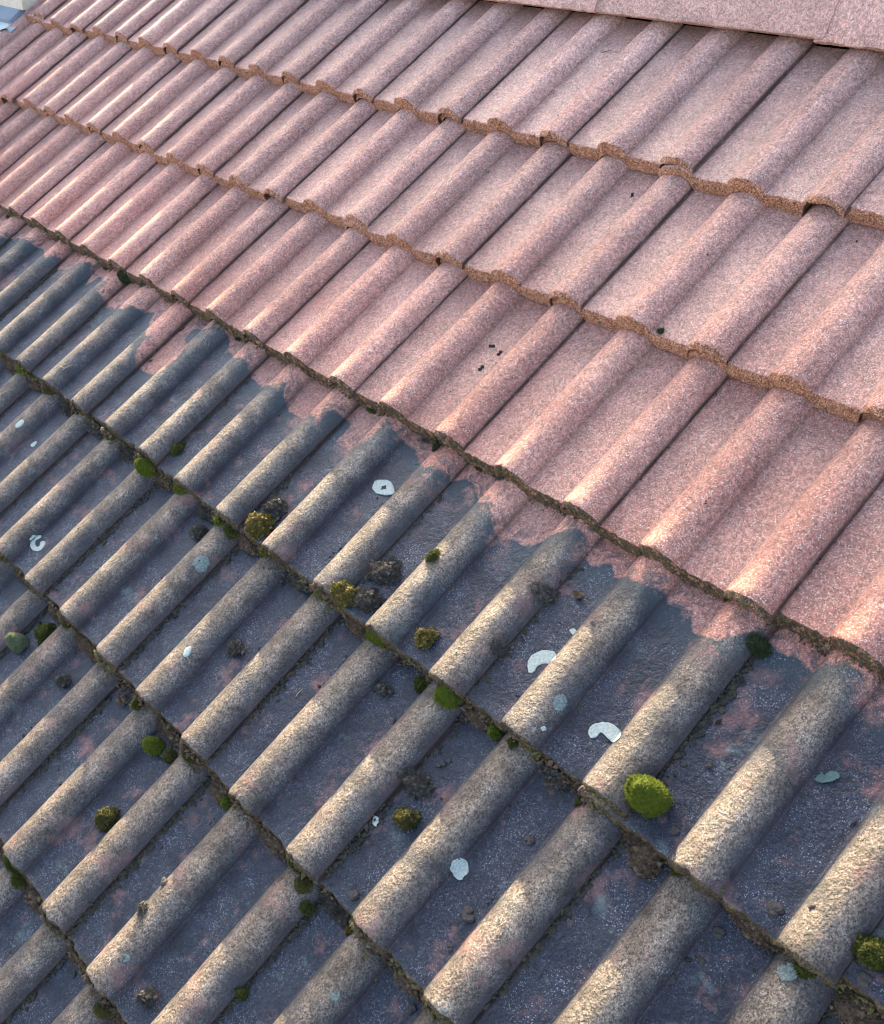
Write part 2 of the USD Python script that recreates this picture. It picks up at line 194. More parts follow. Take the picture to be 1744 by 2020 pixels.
def make_tile(I, c, rng, x0=None):
    u0, v0 = W * (I - 1), -c * G
    xs = XS if x0 is None else np.concatenate([[x0], XS[XS > x0 + 0.001]])
    du, dv, dn = rng.normal(0, 0.0014), rng.normal(0, 0.0034), rng.uniform(0.0, 0.0022)
    yaw, rollx = rng.normal(0, 0.0042), rng.normal(0, 0.004)
    if (I, c) == (7, 4): dv -= 0.010
    if (I, c) == (5, 4): dv -= 0.004
    lap = xs < 0
    top = np.where(lap, np.maximum(roll(xs + W - 0.2625) - 0.0120, -0.006), profile(np.clip(xs, 0, W - 1e-6)))
    top = np.where(xs >= 0.2992, 0.0036, top)                              # the cover roll ends in a small upright lip
    top = np.where((xs >= 0.2930) & (xs < 0.2992), np.maximum(top, 0.0050), top)
    top = np.where((xs >= 0) & (xs < 0.0022), -0.0014, top)                # water channel beside the joint
    bot = np.where(lap, roll(xs + W - 0.2625) - T, np.where(xs > 0.224, top - 0.0113, top - T))
    bot = np.where(xs >= 0.2930, np.minimum(bot, -0.0012), bot)
    nx = len(xs)
    ragged = (meshkit.fbm(np.stack([(u0 + xs) * 55, np.full(nx, c * 7.3), np.zeros(nx)], 1), 4, 3) - 0.5) * 0.010 + (meshkit.fbm(np.stack([(u0 + xs) * 240, np.full(nx, c * 3.3), np.zeros(nx)], 1), 3, 5) - 0.5) * 0.006
    ragged = ragged + np.where(lap, 0.002, 0)
    def n_at(x, vv):
        return -T * vv / G
    # upper face
    V = ROWS[:, None] + ragged[None, :] * np.exp(-ROWS / 0.012)[:, None]
    X = np.broadcast_to(xs, V.shape).copy()
    N = top[None, :] - T * ROWS[:, None] / G - 0.0022 * np.exp(-ROWS / 0.0022)[:, None]
    P3 = np.stack([(u0 + X) * 40, (v0 + V) * 40, N * 0], -1)
    N = N + (meshkit.fbm(P3, 3, 11) - 0.5) * 0.0016
    e = (meshkit.fbm(np.stack([(u0 + X) * 330, (v0 + V) * 330, N * 0], -1), 2, 5) - 0.5) * 0.0022 * np.exp(-ROWS / 0.005)[:, None]
    N = N + e
    parts = [(np.stack([X, V, N], -1), 'top')]
    # broken front edge
    k = 9; t = np.linspace(0, 1, k)[:, None]
    nt, nb = N[0][None, :], (bot + 0.0010)[None, :]
    NN = nt * (1 - t) + nb * t; XX = np.broadcast_to(xs, NN.shape); VV = np.broadcast_to(V[0], NN.shape).copy()
    q = np.stack([(u0 + XX) * 210, NN * 210 + c * 31, np.full(NN.shape, I * 1.7)], -1)
    VV = VV + ((meshkit.fbm(q, 3, 8) - 0.5) * 0.011 - 0.0012) * np.sin(np.pi * np.clip(t * 0.85 + 0.12, 0, 1)) - t * (0.0060 if c <= 3 else 0.0035)
    VV[0] = V[0]
    parts.append((np.stack([XX, VV, NN], -1), 'nose'))
    # underside and the side of the joint
    R = np.array([0.0, 0.05, G + 0.045])[:, None]
    parts.append((np.stack([np.broadcast_to(xs, (3, nx)), R + VV[-1][None, :] * (R < 0.01), (bot + 0.0010)[None, :] - T * R / G + 0 * R], -1), 'under'))
    for col in (0, -1):
        a, b = np.stack([X[:, col], V[:, col], N[:, col]], -1), np.stack([X[:, col], V[:, col], np.full(len(ROWS), bot[col]) - T * ROWS / G], -1)
        parts.append((np.stack([a, b]), 'side'))
    vs, fs, at = [], [], {k: [] for k in ('dirt', 'nose', 'crev', 'hgt', 'moss')}
    off = 0
    moss = {1: 0.14, 2: 0.22, 3: 0.58}.get(c, 0.85) if c > 0 else 0.1
    for arr, what in parts:
        ny, m = arr.shape[:2]
        x, v, n = arr[..., 0], arr[..., 1], arr[..., 2]
        cx, cv = W / 2, G / 2
        uu = u0 + x + du - yaw * (v - cv); vv = v0 + v + dv + yaw * (x - cx); nn = n + dn * np.exp(-v / 0.25) + rollx * (x - cx)
        vs.append(np.stack([uu, vv, nn], -1).reshape(-1, 3)); fs.append(grid(ny, m, off)); off += ny * m
        if c <= 3: d = np.full(x.shape, -0.05)
        elif c == 4: d = np.clip(film_distance(uu, vv), -0.05, 0.05)
        else: d = np.full(x.shape, 0.05)
        at['dirt'].append(d.ravel())
        at['nose'].append((np.exp(-v / 0.0018) * 0.62 if what == 'top' else np.full(x.shape, 1.0 if what == 'nose' else 0.0)).ravel())
        p = np.clip(profile(x) / H, 0, 1)
        dirty = 1.0 if c >= 4 else 0.45
        joint = np.exp(-np.abs(np.where(x < 0.15, x, x - W)) / (0.0045 if c >= 4 else 0.0018)) * (0.95 if c >= 4 else 0.85)
        base = np.exp(-np.abs(x - 0.1505) / 0.0035) * 0.6 + np.exp(-np.abs(x - 0.0745) / 0.004) * 0.25 + np.exp(-np.abs(x - 0.2245) / 0.004) * 0.25
        cr = np.maximum(joint, base * dirty)
        if what in ('side', 'under'): cr = np.full(x.shape, 0.9)
        if what == 'nose': cr = np.zeros(x.shape)
        at['crev'].append(cr.ravel()); at['hgt'].append(p.ravel()); at['moss'].append(np.full(x.size, moss))
    return (np.vstack(vs), np.vstack(fs)), {k: np.concatenate(v) for k, v in at.items()}

def to_px(p):
    q = np.asarray(p) - CAM_AT
    z = q @ CAM_Z
    return 872 + 2199.15 * (q @ CAM_X) / z, 1010 + 2199.15 * (q @ CAM_Y) / z, z
rng = np.random.default_rng(7)
TILES = []
for c in range(1, 9):
    for I in range(-9, 11):
        x0 = None
        if c == 1:
            if I < -5: continue
            if I == -5: x0 = 0.146
        cs = np.array([[W * (I - 1 + a), -c * G + b, 0.0] for a in (0, 0.5, 1) for b in (0, G / 2, G)])
        x, y, z = to_px(cs)
        if not ((z > 0.2) & (x > -420) & (x < 1744 + 420) & (y > -200) & (y < 2020 + 480)).any(): continue
        TILES.append((I, c))
        geo, attrs = make_tile(I, c, np.random.default_rng(1000 + 37 * c + I), x0)
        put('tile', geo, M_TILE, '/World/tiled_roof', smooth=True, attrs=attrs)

# ridge tiles: thick angular caps lying over the heads of the top course
def ridge_tile(u0, length, lift, seed):
    a0 = math.radians(31)
    pts = []
    for s in np.linspace(0, 1, 24):                                         # flank, then a rounded crown, then down the other side
        pts.append((s * 0.150, s * 0.150 * math.tan(a0)))
    n0 = pts[-1][1]
    for s in np.linspace(0.05, 1, 16):
        th = s * math.radians(92)
        pts.append((0.150 + 0.055 * math.sin(th) * 1.0, n0 + 0.012 * math.sin(th) - 0.055 * (1 - math.cos(th))))
    for s in np.linspace(0.1, 1, 8):
        pts.append((0.205 + 0.02 * s, pts[39][1] - 0.10 * s))
    pts = np.array(pts)
    tan = np.gradient(pts, axis=0); nor = np.stack([-tan[:, 1], tan[:, 0]], 1); nor /= np.linalg.norm(nor, axis=1, keepdims=True)
    inner = pts - nor * 0.015
    us = np.linspace(0, length, 64)
    m = len(pts); vs, fs, nose, off = [], [], [], 0
    def add(arr, ns):
        nonlocal off
        ny, mx = arr.shape[:2]
        vs.append(arr.reshape(-1, 3)); fs.append(grid(ny, mx, off)); off += ny * mx; nose.append(np.full(ny * mx, ns) if np.ndim(ns) == 0 else np.asarray(ns).ravel())
    U = np.broadcast_to(us[:, None], (64, m))
    o = np.stack([u0 + U, np.broadcast_to(pts[:, 0], U.shape), np.broadcast_to(pts[:, 1], U.shape)], -1).copy()
    jag = (meshkit.fbm(np.stack([(u0 + us) * 70, us * 0 + seed, us * 0], 1), 4, 4) - 0.5) * 0.008
    w = np.exp(-np.arange(m) / 1.2)
    o[..., 1] += jag[:, None] * w; o[..., 2] += (meshkit.fbm(o * 35, 3, 9) - 0.5) * 0.002 + lift - 0.002 * np.exp(-np.arange(m) / 0.4)
    add(o, np.broadcast_to(np.exp(-np.arange(m) / 0.25) * 0.5, (64, m)))
    ii = np.stack([u0 + U, np.broadcast_to(inner[:, 0], U.shape), np.broadcast_to(inner[:, 1] + lift, U.shape)], -1)
    k = 6; t = np.linspace(0, 1, k)[None, :, None]
    e = o[:, :1] * (1 - t) + ii[:, :1] * t
    e[:, 1:, 1] += (meshkit.fbm(e[:, 1:] * 230, 3, 2) - 0.5) * 0.007
    add(e, 0.30)
    add(ii, 0.0)
    for s in (0, -1):
        add(np.stack([o[s], ii[s]]), 0.0)
    v = np.vstack(vs); z = np.zeros(len(v))
    return (v, np.vstack(fs)), {'nose': np.concatenate(nose), 'dirt': z - 0.05, 'crev': z, 'hgt': z + 0.5, 'moss': z + 0.1}
RV, RN = 0.002, 0.014
for j, u0 in enumerate((-0.95, -0.39, 0.16, 0.70, 1.255, 1.81)):
    (v, f), attrs = ridge_tile(u0 - 0.02, 0.575, 0.0012 * (j % 2), j)
    v[:, 1] += RV + (0.0, 0.001, -0.001, 0.002, -0.002, 0.001)[j]; v[:, 2] += RN + (v[:, 0] - u0) * 0.006
    put('ridge_tile', (v, f), M_TILE, '/World/tiled_roof', smooth=True, attrs=attrs)

M_DARK = rough_material('roofing_felt', (0.030, 0.034, 0.034), (0.05, 0.055, 0.055), 30)
def sheet(name, corners, mat, parent, thick=0.004):
    """A thin slab over four corners given in roof coordinates."""
    c = np.asarray(corners, float); d = np.cross(c[1] - c[0], c[3] - c[0]); d = d / np.linalg.norm(d) * thick
    v = np.vstack([c, c - d]); f = [[0, 1, 2, 3], [7, 6, 5, 4], [0, 4, 5, 1], [1, 5, 6, 2], [2, 6, 7, 3], [3, 7, 4, 0]]
    return put(name, (v, np.array(f)), mat, parent)
sheet('underlay', [(-4, -3.2, -0.075), (4, -3.2, -0.075), (4, 0.14, -0.075), (-1.64, 0.14, -0.075)], M_DARK, '/World/tiled_roof')
# unseen board added behind the ridge so that no light leaks under the caps
sheet('ridge_board', [(-0.95, 0.130, -0.075), (4, 0.130, -0.075), (4, 0.130, RN + 0.028), (-0.95, 0.130, RN + 0.028)], M_DARK, '/World/tiled_roof', 0.02)
def back(u, y, z): return np.array([u, 0.21, -0.02]) + np.array([0, y, z]) @ ROOF.T
sheet('rear_slope', [back(4, 0, 0), back(-1.64, 0, 0), back(-1.64, 3.2, -2.2), back(4, 3.2, -2.2)], M_DARK, '/World/tiled_roof')

# ------------------------------------------------------------------ what lies beyond the top left corner
M_PALE = rough_material('pale_flashing', (0.28, 0.37, 0.39), (0.40, 0.48, 0.49), 14, rough=0.45, spec=0.5, bump=0.001)
M_FELT = rough_material('blue_grey_roofing', (0.17, 0.22, 0.27), (0.25, 0.30, 0.35), 9, rough=0.75, spec=0.4)
M_CREAM = rough_material('cream_render', (0.52, 0.46, 0.34), (0.62, 0.56, 0.44), 12, rough=0.9)
M_GROUND = rough_material('ground_gravel', (0.16, 0.15, 0.13), (0.24, 0.22, 0.19), 2.0, rough=0.95)
g = 3000.0
tag(put('ground', (np.array([[-g, -g, 0], [g, -g, 0], [g, g, 0], [-g, g, 0.0]]), np.array([[0, 1, 2, 3]])), M_GROUND), kind='structure')
us = np.linspace(-2.9, -1.655, 220)                                        # sheet dressed over the tile heads, cut in teeth along its lower edge
rowsv = np.linspace(0, 1, 14)
tooth = np.abs(((us + 0.02) / 0.075) % 1 - 0.5) * 2
lo = -0.412 + 0.020 * tooth + 0.012 * (meshkit.noise(np.stack([us * 31, us * 0, us * 0], 1), 2) - 0.5)
hi = np.where(us > -1.69, lo + 0.028, -0.352)
V = lo[None] + rowsv[:, None] * (hi - lo)[None]; U = np.broadcast_to(us, V.shape)
Nn = surface(U, V) * (1 - rowsv[:, None]) + (-0.012) * rowsv[:, None] + 0.006 + 0.003 * meshkit.noise(np.stack([U * 20, V * 20, U * 0], -1), 4)
Nn = np.where(V > -G, np.maximum(Nn, -0.02), Nn)
top = np.stack([U, V, Nn], -1).reshape(-1, 3); bot = top - [0, 0, 0.002]
fl = grid(14, 220)
tag(put('roof_flashing', (np.vstack([top, bot]) - [-2, -0.36, 0], np.vstack([fl, fl[:, ::-1] + len(top)])), M_PALE, smooth=True, at=(-2, -0.36, 0)),
    'pale blue flashing sheet with a jagged lower edge, top left corner', 'flashing')
def slab(name, c, mat, label, cat, thick=0.02):
    c = np.asarray(c, float); o = c.mean(0); d = np.cross(c[1] - c[0], c[3] - c[0]); d = d / np.linalg.norm(d) * thick
    v = np.vstack([c, c - d]) - o; f = [[0, 1, 2, 3], [7, 6, 5, 4], [0, 4, 5, 1], [1, 5, 6, 2], [2, 6, 7, 3], [3, 7, 4, 0]]
    return tag(put(name, (v, np.array(f)), mat, at=o), label, cat, kind='thing')
slab('roof_slab', [(-3.6, -0.360, 0.010), (-1.70, -0.360, 0.010), (-1.70, 0.20, 0.010), (-3.6, 0.20, 0.010)], M_FELT, 'blue-grey felted roof strip beyond the jagged flashing, top left corner', 'roof')
slab('parapet_wall', [(-3.6, -0.305, 0.010), (-1.675, -0.305, 0.010), (-1.675, -0.305 + 0.5 * SP, 0.5 * CP + 0.01), (-3.6, -0.305 + 0.5 * SP, 0.5 * CP + 0.01)], M_CREAM, 'cream rendered wall at the very top left corner behind the grey roof strip', 'wall', 0.12)

# ------------------------------------------------------------------ moss, lichen and crumbs
def moss_mat(name, a, b, tip, trans=0.15):
    return rough_material(name, a, b, 160, rough=0.85, bump=0.002, spec=0.25, c=tip, trans=trans)
MM = {'bright': moss_mat('moss_bright', (0.070, 0.105, 0.010), (0.16, 0.20, 0.016), (0.44, 0.44, 0.07), 0.2),
      'green': moss_mat('moss_green', (0.034, 0.044, 0.010), (0.085, 0.098, 0.015), (0.30, 0.29, 0.045), 0.2),
      'dkgreen': moss_mat('moss_dark_green', (0.026, 0.038, 0.016), (0.055, 0.072, 0.026), (0.16, 0.19, 0.06)),
      'olive': moss_mat('moss_olive', (0.050, 0.046, 0.014), (0.11, 0.098, 0.022), (0.32, 0.28, 0.07)),
      'yellow': moss_mat('moss_yellow', (0.060, 0.046, 0.020), (0.20, 0.16, 0.030), (0.58, 0.47, 0.12)),
      'brown': moss_mat('moss_brown', (0.085, 0.055, 0.034), (0.21, 0.142, 0.088), (0.34, 0.245, 0.16), 0.05),
      'dark': moss_mat('moss_dead', (0.032, 0.030, 0.028), (0.120, 0.106, 0.086), (0.21, 0.19, 0.14), 0.05),
      'pale': moss_mat('moss_pale', (0.12, 0.15, 0.08), (0.24, 0.28, 0.15), (0.38, 0.42, 0.24))}
ICO = {k: trimesh.creation.icosphere(k) for k in (2, 3, 4)}
def blades(P, Nr, rng, length, width, droop=0.3):
    """Leaflets: one narrow bent blade of two triangles at each point."""
    n = len(P)
    d = Nr + rng.normal(0, 0.55, (n, 3)); d /= np.linalg.norm(d, axis=1, keepdims=True)
    s = np.cross(d, rng.normal(0, 1, (n, 3))); s /= np.linalg.norm(s, axis=1, keepdims=True) + 1e-9
    L = length * rng.uniform(0.5, 1.25, (n, 1)); w = width * rng.uniform(0.6, 1.2, (n, 1))
    mid = P + d * L * 0.55; end = P + d * L + rng.normal(0, droop, (n, 3)) * L * 0.5
    v = np.stack([P - s * w * 0.5, P + s * w * 0.5, mid + s * w * 0.55, mid - s * w * 0.55, end], 1).reshape(-1, 3)
    i = np.arange(n)[:, None] * 5
    f = np.vstack([i + [0, 1, 2], i + [0, 2, 3], i + [3, 2, 4]])
    tip = np.tile([0.0, 0.0, 0.35, 0.35, 0.9], n) * np.repeat(rng.uniform(0.3, 1.0, n), 5)
    return v, f, tip
def crumb_cloud(P, size, rng):
    """Small irregular clods: a jittered octahedron each."""
    o = np.array([[1, 0, 0], [0, 1, 0], [-1, 0, 0], [0, -1, 0], [0, 0, 1], [0, 0, -0.6]], float)
    of = np.array([[0, 1, 4], [1, 2, 4], [2, 3, 4], [3, 0, 4], [1, 0, 5], [2, 1, 5], [3, 2, 5], [0, 3, 5]])
    n = len(P); size = np.broadcast_to(size, (n,))
    th = rng.uniform(0, 6.28, n); c, s = np.cos(th), np.sin(th)
    q = o[None] * rng.uniform(0.5, 1.3, (n, 6, 1)) * size[:, None, None] * np.stack([rng.uniform(0.8, 1.9, n), np.ones(n), rng.uniform(0.5, 0.9, n)], 1)[:, None]
    q = np.stack([q[..., 0] * c[:, None] - q[..., 1] * s[:, None], q[..., 0] * s[:, None] + q[..., 1] * c[:, None], q[..., 2]], -1)
    return (P[:, None] + q).reshape(-1, 3), (np.arange(n)[:, None, None] * 6 + of[None]).reshape(-1, 3)
def clump(kind, w, aspect, seed, long=1.0, deep=1.0):
    """A cushion or heap w metres wide on a flat base: several uneven lobes run together, leaflets or strands, crumbs. Local frame: x along the course, y up the slope."""
    rng = np.random.default_rng(seed)
    fuzzy = kind in ('bright', 'green', 'dkgreen', 'olive', 'pale', 'yellow')
    big = w > 0.035
    lobes = [(0.0, 0.0, 0.72 if fuzzy else 0.6, 1.0)]
    for k in range(int(rng.integers(3, 6)) + (2 if big else 0)):
        th = rng.uniform(0, 6.28); q = rng.uniform(0.22, 0.62)
        lobes.append((q * math.cos(th), q * math.sin(th), rng.uniform(0.26, 0.55), rng.uniform(0.35, 0.85)))
    lump = {'dark': 0.95, 'yellow': 0.7, 'brown': 0.6}.get(kind, 0.45)
    dome = kind in ('bright', 'pale') and w > 0.03
    if dome: lobes = [(0.0, 0.0, 0.92, 1.12), (-0.45, -0.45, 0.5, 0.7), (0.5, 0.25, 0.45, 0.6)]; lump = 0.22
    Vb, Fb, n0 = [], [], 0
    for k, (lx, ly, lr, lh) in enumerate(lobes):
        m = ICO[3 if lr > 0.3 and w > 0.02 else 2]; d = np.array(m.vertices)
        r = 1 + lump * 1.6 * (meshkit.fbm(d * 1.9 + seed * 3.7 + k * 9.1, 3, 1) - 0.5) + (0.12 if dome else 0.34) * (meshkit.fbm(d * 5.0 + seed + k, 3, 2) - 0.5)
        v = d * r[:, None] * [lr, lr, lr * lh * 1.15] + [lx, ly, 0]
        v[:, 2] = np.where(v[:, 2] < 0, v[:, 2] * 0.3, v[:, 2])
        Vb.append(v * [w * 0.5 * long, w * 0.5 * deep, w * aspect * 0.80]); Fb.append(np.array(m.faces) + n0); n0 += len(v)
    v, faces = np.vstack(Vb), np.vstack(Fb)
    body = trimesh.Trimesh(v, faces, process=False); sz = w * aspect * 0.5
    area = body.area
    k = int(np.clip(area / (0.9e-6 if dome else 1.8e-6 if fuzzy else 4.0e-6), 160, 9000))
    pts, fi = trimesh.sample.sample_surface(body, k, seed=seed)
    ok = pts[:, 2] > -0.12 * sz; pts, fi = np.asarray(pts)[ok], np.asarray(fi)[ok]
    fn = np.array(body.face_normals)[fi]
    ln = {'bright': 0.0046, 'green': 0.0050, 'pale': 0.0024, 'olive': 0.0040, 'yellow': 0.0044, 'dkgreen': 0.0046}.get(kind, 0.0080)
    if dome: ln = 0.0038
    bv, bf, bt = blades(pts - fn * 0.0006, fn, rng, ln, (0.0007 if dome else 0.0010) if fuzzy else 0.0007, 0.35 if fuzzy else 1.0)
    patch = np.clip((meshkit.fbm(pts / w * 3.0 + seed, 3, 4) - 0.35) * 2.2, 0.15, 1.1)      # browner and greener patches
    bt = bt * np.repeat(patch, 5)
    V, F, A = [v, bv], [faces, bf + len(v)], [np.zeros(len(v)), bt]
    kc = 6 if dome else int(np.clip(area / (1.1e-5 if not fuzzy or kind == 'yellow' else 7e-5), 10, 480))
    pc, _ = trimesh.sample.sample_surface(body, kc, seed=seed + 1)
    pc = np.asarray(pc) * [1.12, 1.12, 0.95]
    cv, cf = crumb_cloud(pc, np.clip(rng.gamma(2.0, 0.0010, len(pc)), 0.0006, 0.0042), rng)
    F.append(cf + sum(len(x) for x in V)); V.append(cv); A.append(np.repeat(rng.uniform(0, 0.7 if not fuzzy else 0.25, len(pc)), 6))
    return (np.vstack(V), np.vstack(F)), np.concatenate(A)
def set_clump(name, kind, u, v, w, aspect, seed, label, group=None, long=1.0, deep=1.0, lift=0.0):
    geo, tip = clump(kind, w, aspect, seed, long, deep)
    x, y, z = geo[0].T                                                      # follow the tile under it
    base = float(surface(u, v))
    vv = np.where(np.ceil(-(y + v) / G) == np.ceil(-v / G), y + v, v - (v + np.ceil(-v / G) * G) + 0.001 if False else v)
    drop = np.clip(surface(x + u, vv) - base, -0.02, 0.02)
    V = np.stack([x, y, z + drop * 0.85 + lift], -1)
    p = put(name, (V, geo[1]), MM[kind], smooth=True, attrs={'tip': tip}, at=(u, v, base))
    return tag(p, label, 'moss', group)
MOSS = [
    ('bright', 1.814, -1.242, 0.0500, 1.25, 'large bright green moss cushion with sunlit yellow top, beside the end of a sunlit roll'),
    ('green', 2.113, -1.239, 0.0397, 0.8, 'deep green moss cushion cut off by the right edge of the photo'),
    ('olive', 1.545, -1.458, 0.036, 0.85, 'olive green moss lump just below a dark crumbling clump in a bare pan'),
    ('dark', 1.518, -1.415, 0.0437, 0.6, 'dark grey crumbling moss clump touching the olive lump in the pan'),
    ('olive', 1.104, -1.766, 0.0448, 0.8, 'round brownish green moss ball standing alone in a pan at lower left'),
    ('yellow', 1.382, -1.244, 0.0377, 0.7, 'small straw-yellow and brown moss lump alone in the pan above a tile edge'),
    ('yellow', 1.211, -1.262, 0.0498, 0.7, 'yellow-green moss lump beside a sunlit roll end, below the dark crumb heap'),
    ('dark', 1.247, -1.249, 0.0476, 0.6, 'brown and grey moss lump wedged between two sunlit roll ends'),
    ('dark', 1.228, -1.199, 0.0611, 0.5, 'widest dark grey heap of crumbled moss in a pan, above the yellow-green lump'),
    ('yellow', 0.939, -1.255, 0.0583, 0.6, 'yellow moss patch in a pan beside the end of a sunlit roll'),
    ('dark', 0.938, -1.209, 0.048, 0.55, 'dark crumbled moss heap just above the yellow moss patch'),
    ('bright', 0.578, -1.292, 0.0336, 0.9, 'small vivid green moss tuft under a roll end, topmost vivid one'),
    ('bright', 1.07, -1.64, 0.0313, 1.0, 'round vivid green moss cushion under the edge, above the olive one'),
    ('olive', 1.108, -1.633, 0.0292, 0.8, 'olive moss lump touching the round vivid green cushion'),
    ('green', 0.992, -1.61, 0.0269, 0.9, 'green moss tuft with a brown tuft on its left under a roll end'),
    ('brown', 0.934, -1.628, 0.0225, 0.9, 'small brown moss tuft left of a green tuft under a roll end'),
    ('pale', 0.624, -1.694, 0.0361, 1.0, 'pale grey-green moss mound lying loose near the left edge'),
    ('green', 0.655, -1.647, 0.0492, 0.6, 'dark green moss heap right of the pale grey-green mound'),
    ('bright', 0.846, -1.289, 0.0255, 0.9, 'small round green moss tuft hanging under a roll end left of the yellow patch'),
    ('green', 0.885, -1.291, 0.0234, 0.9, 'small green tuft right below the round one left of the yellow patch'),
    ('bright', 1.476, -1.293, 0.0332, 0.7, 'vivid green moss strip under a broad sunlit roll end'),
    ('green', 1.41, -1.301, 0.0269, 0.8, 'dark green moss tuft at the left foot of a broad sunlit roll end'),
    ('bright', 1.562, -1.291, 0.0225, 0.95, 'small round green moss ball at the left foot of a sunlit roll end'),
    ('green', 1.607, -1.288, 0.0191, 0.6, 'flat green moss tuft right beside the small round moss ball'),
    ('bright', 1.263, -1.617, 0.0215, 0.9, 'bright green moss tuft below a pale roll end, lower left'),
    ('olive', 1.479, -1.615, 0.0251, 0.8, 'yellowish green moss cushion under a sunlit roll end'),
    ('green', 1.5, -1.636, 0.0195, 0.8, 'green moss tuft in the shade just below the yellowish green cushion'),
    ('yellow', 1.575, -1.615, 0.0161, 1.1, 'small yellow-tipped moss tuft at the left corner of a sunlit roll end'),
    ('green', 1.507, -1.771, 0.019, 0.8, 'green moss tuft in the joint near the bottom edge of the photo'),
    ('olive', 1.339, -1.933, 0.0243, 0.8, 'olive moss tuft under a roll end at the very bottom left'),
    ('dark', 1.392, -1.872, 0.0239, 1.2, 'upright crumb of brown moss with a yellow tip in the bottom left pan'),
    ('dkgreen', 1.8, -1.0, 0.0301, 0.8, 'dark green moss clump at the right foot of a roll, just below the pink edge'),
    ('green', 0.611, -1.225, 0.0335, 0.5, 'small green moss patch in a joint at the middle left'),
    ('green', 1.301, -1.136, 0.0265, 0.5, 'small green moss patch on the side of a roll right of the dark crumb heap'),
    ('dkgreen', 1.137, -0.968, 0.0288, 0.6, 'dark green moss tuft hanging from the edge of the washed pink tiles'),
    ('dkgreen', -0.002, -0.964, 0.0406, 0.6, 'dark moss tuft under the edge of the pink tiles at upper left'),
    ('dkgreen', 1.366, -0.632, 0.0137, 0.8, 'single small dark moss ball on a clean pink pan'),
    ('green', 1.042, -1.932, 0.0258, 0.8, 'green moss tuft under a roll end near the left edge'),
    ('brown', 1.842, -1.3, 0.0545, 0.55, 'largest brown fibrous moss mat under a tile edge, below the big cushion'),
    ('dark', 1.074, -1.439, 0.035, 0.5, 'dark crumbled moss lump in the pan left of centre'),
    ('dark', 0.802, -1.326, 0.0408, 0.6, 'dark clump with a hollow under the tile edge left of the yellow patch'),
    ('dark', 1.295, -1.798, 0.0219, 0.7, 'little dark clod against a roll in the lower left'),
    ('dark', 1.493, -1.092, 0.0293, 0.4, 'grey crumbs of moss heaped in a joint right of centre'),
    ('dark', 1.498, -1.193, 0.026, 0.5, 'crumbs with a white fleck in the joint of a broad sunlit roll'),
    ('dark', 1.362, -1.34, 0.0228, 0.9, 'upright dark moss scrap in a shaded pan below the brown mats'),
    ('green', 1.731, -1.298, 0.0168, 0.6, 'small green tuft at the left foot of the roll beside the big cushion'),
    ('green', 1.888, -1.292, 0.0204, 0.5, 'green moss tuft under a roll end right of the largest brown mat'),
    ('green', 2.066, -1.291, 0.0327, 0.4, 'long green moss strip under the last sunlit roll end at lower right'),
    ('brown', 2.125, -1.296, 0.0429, 0.5, 'reddish brown moss mat in the bottom right corner'),
    ('dark', 0.787, -1.681, 0.0271, 0.9, 'upright dark scrap of moss in a pan near the left edge'),
]
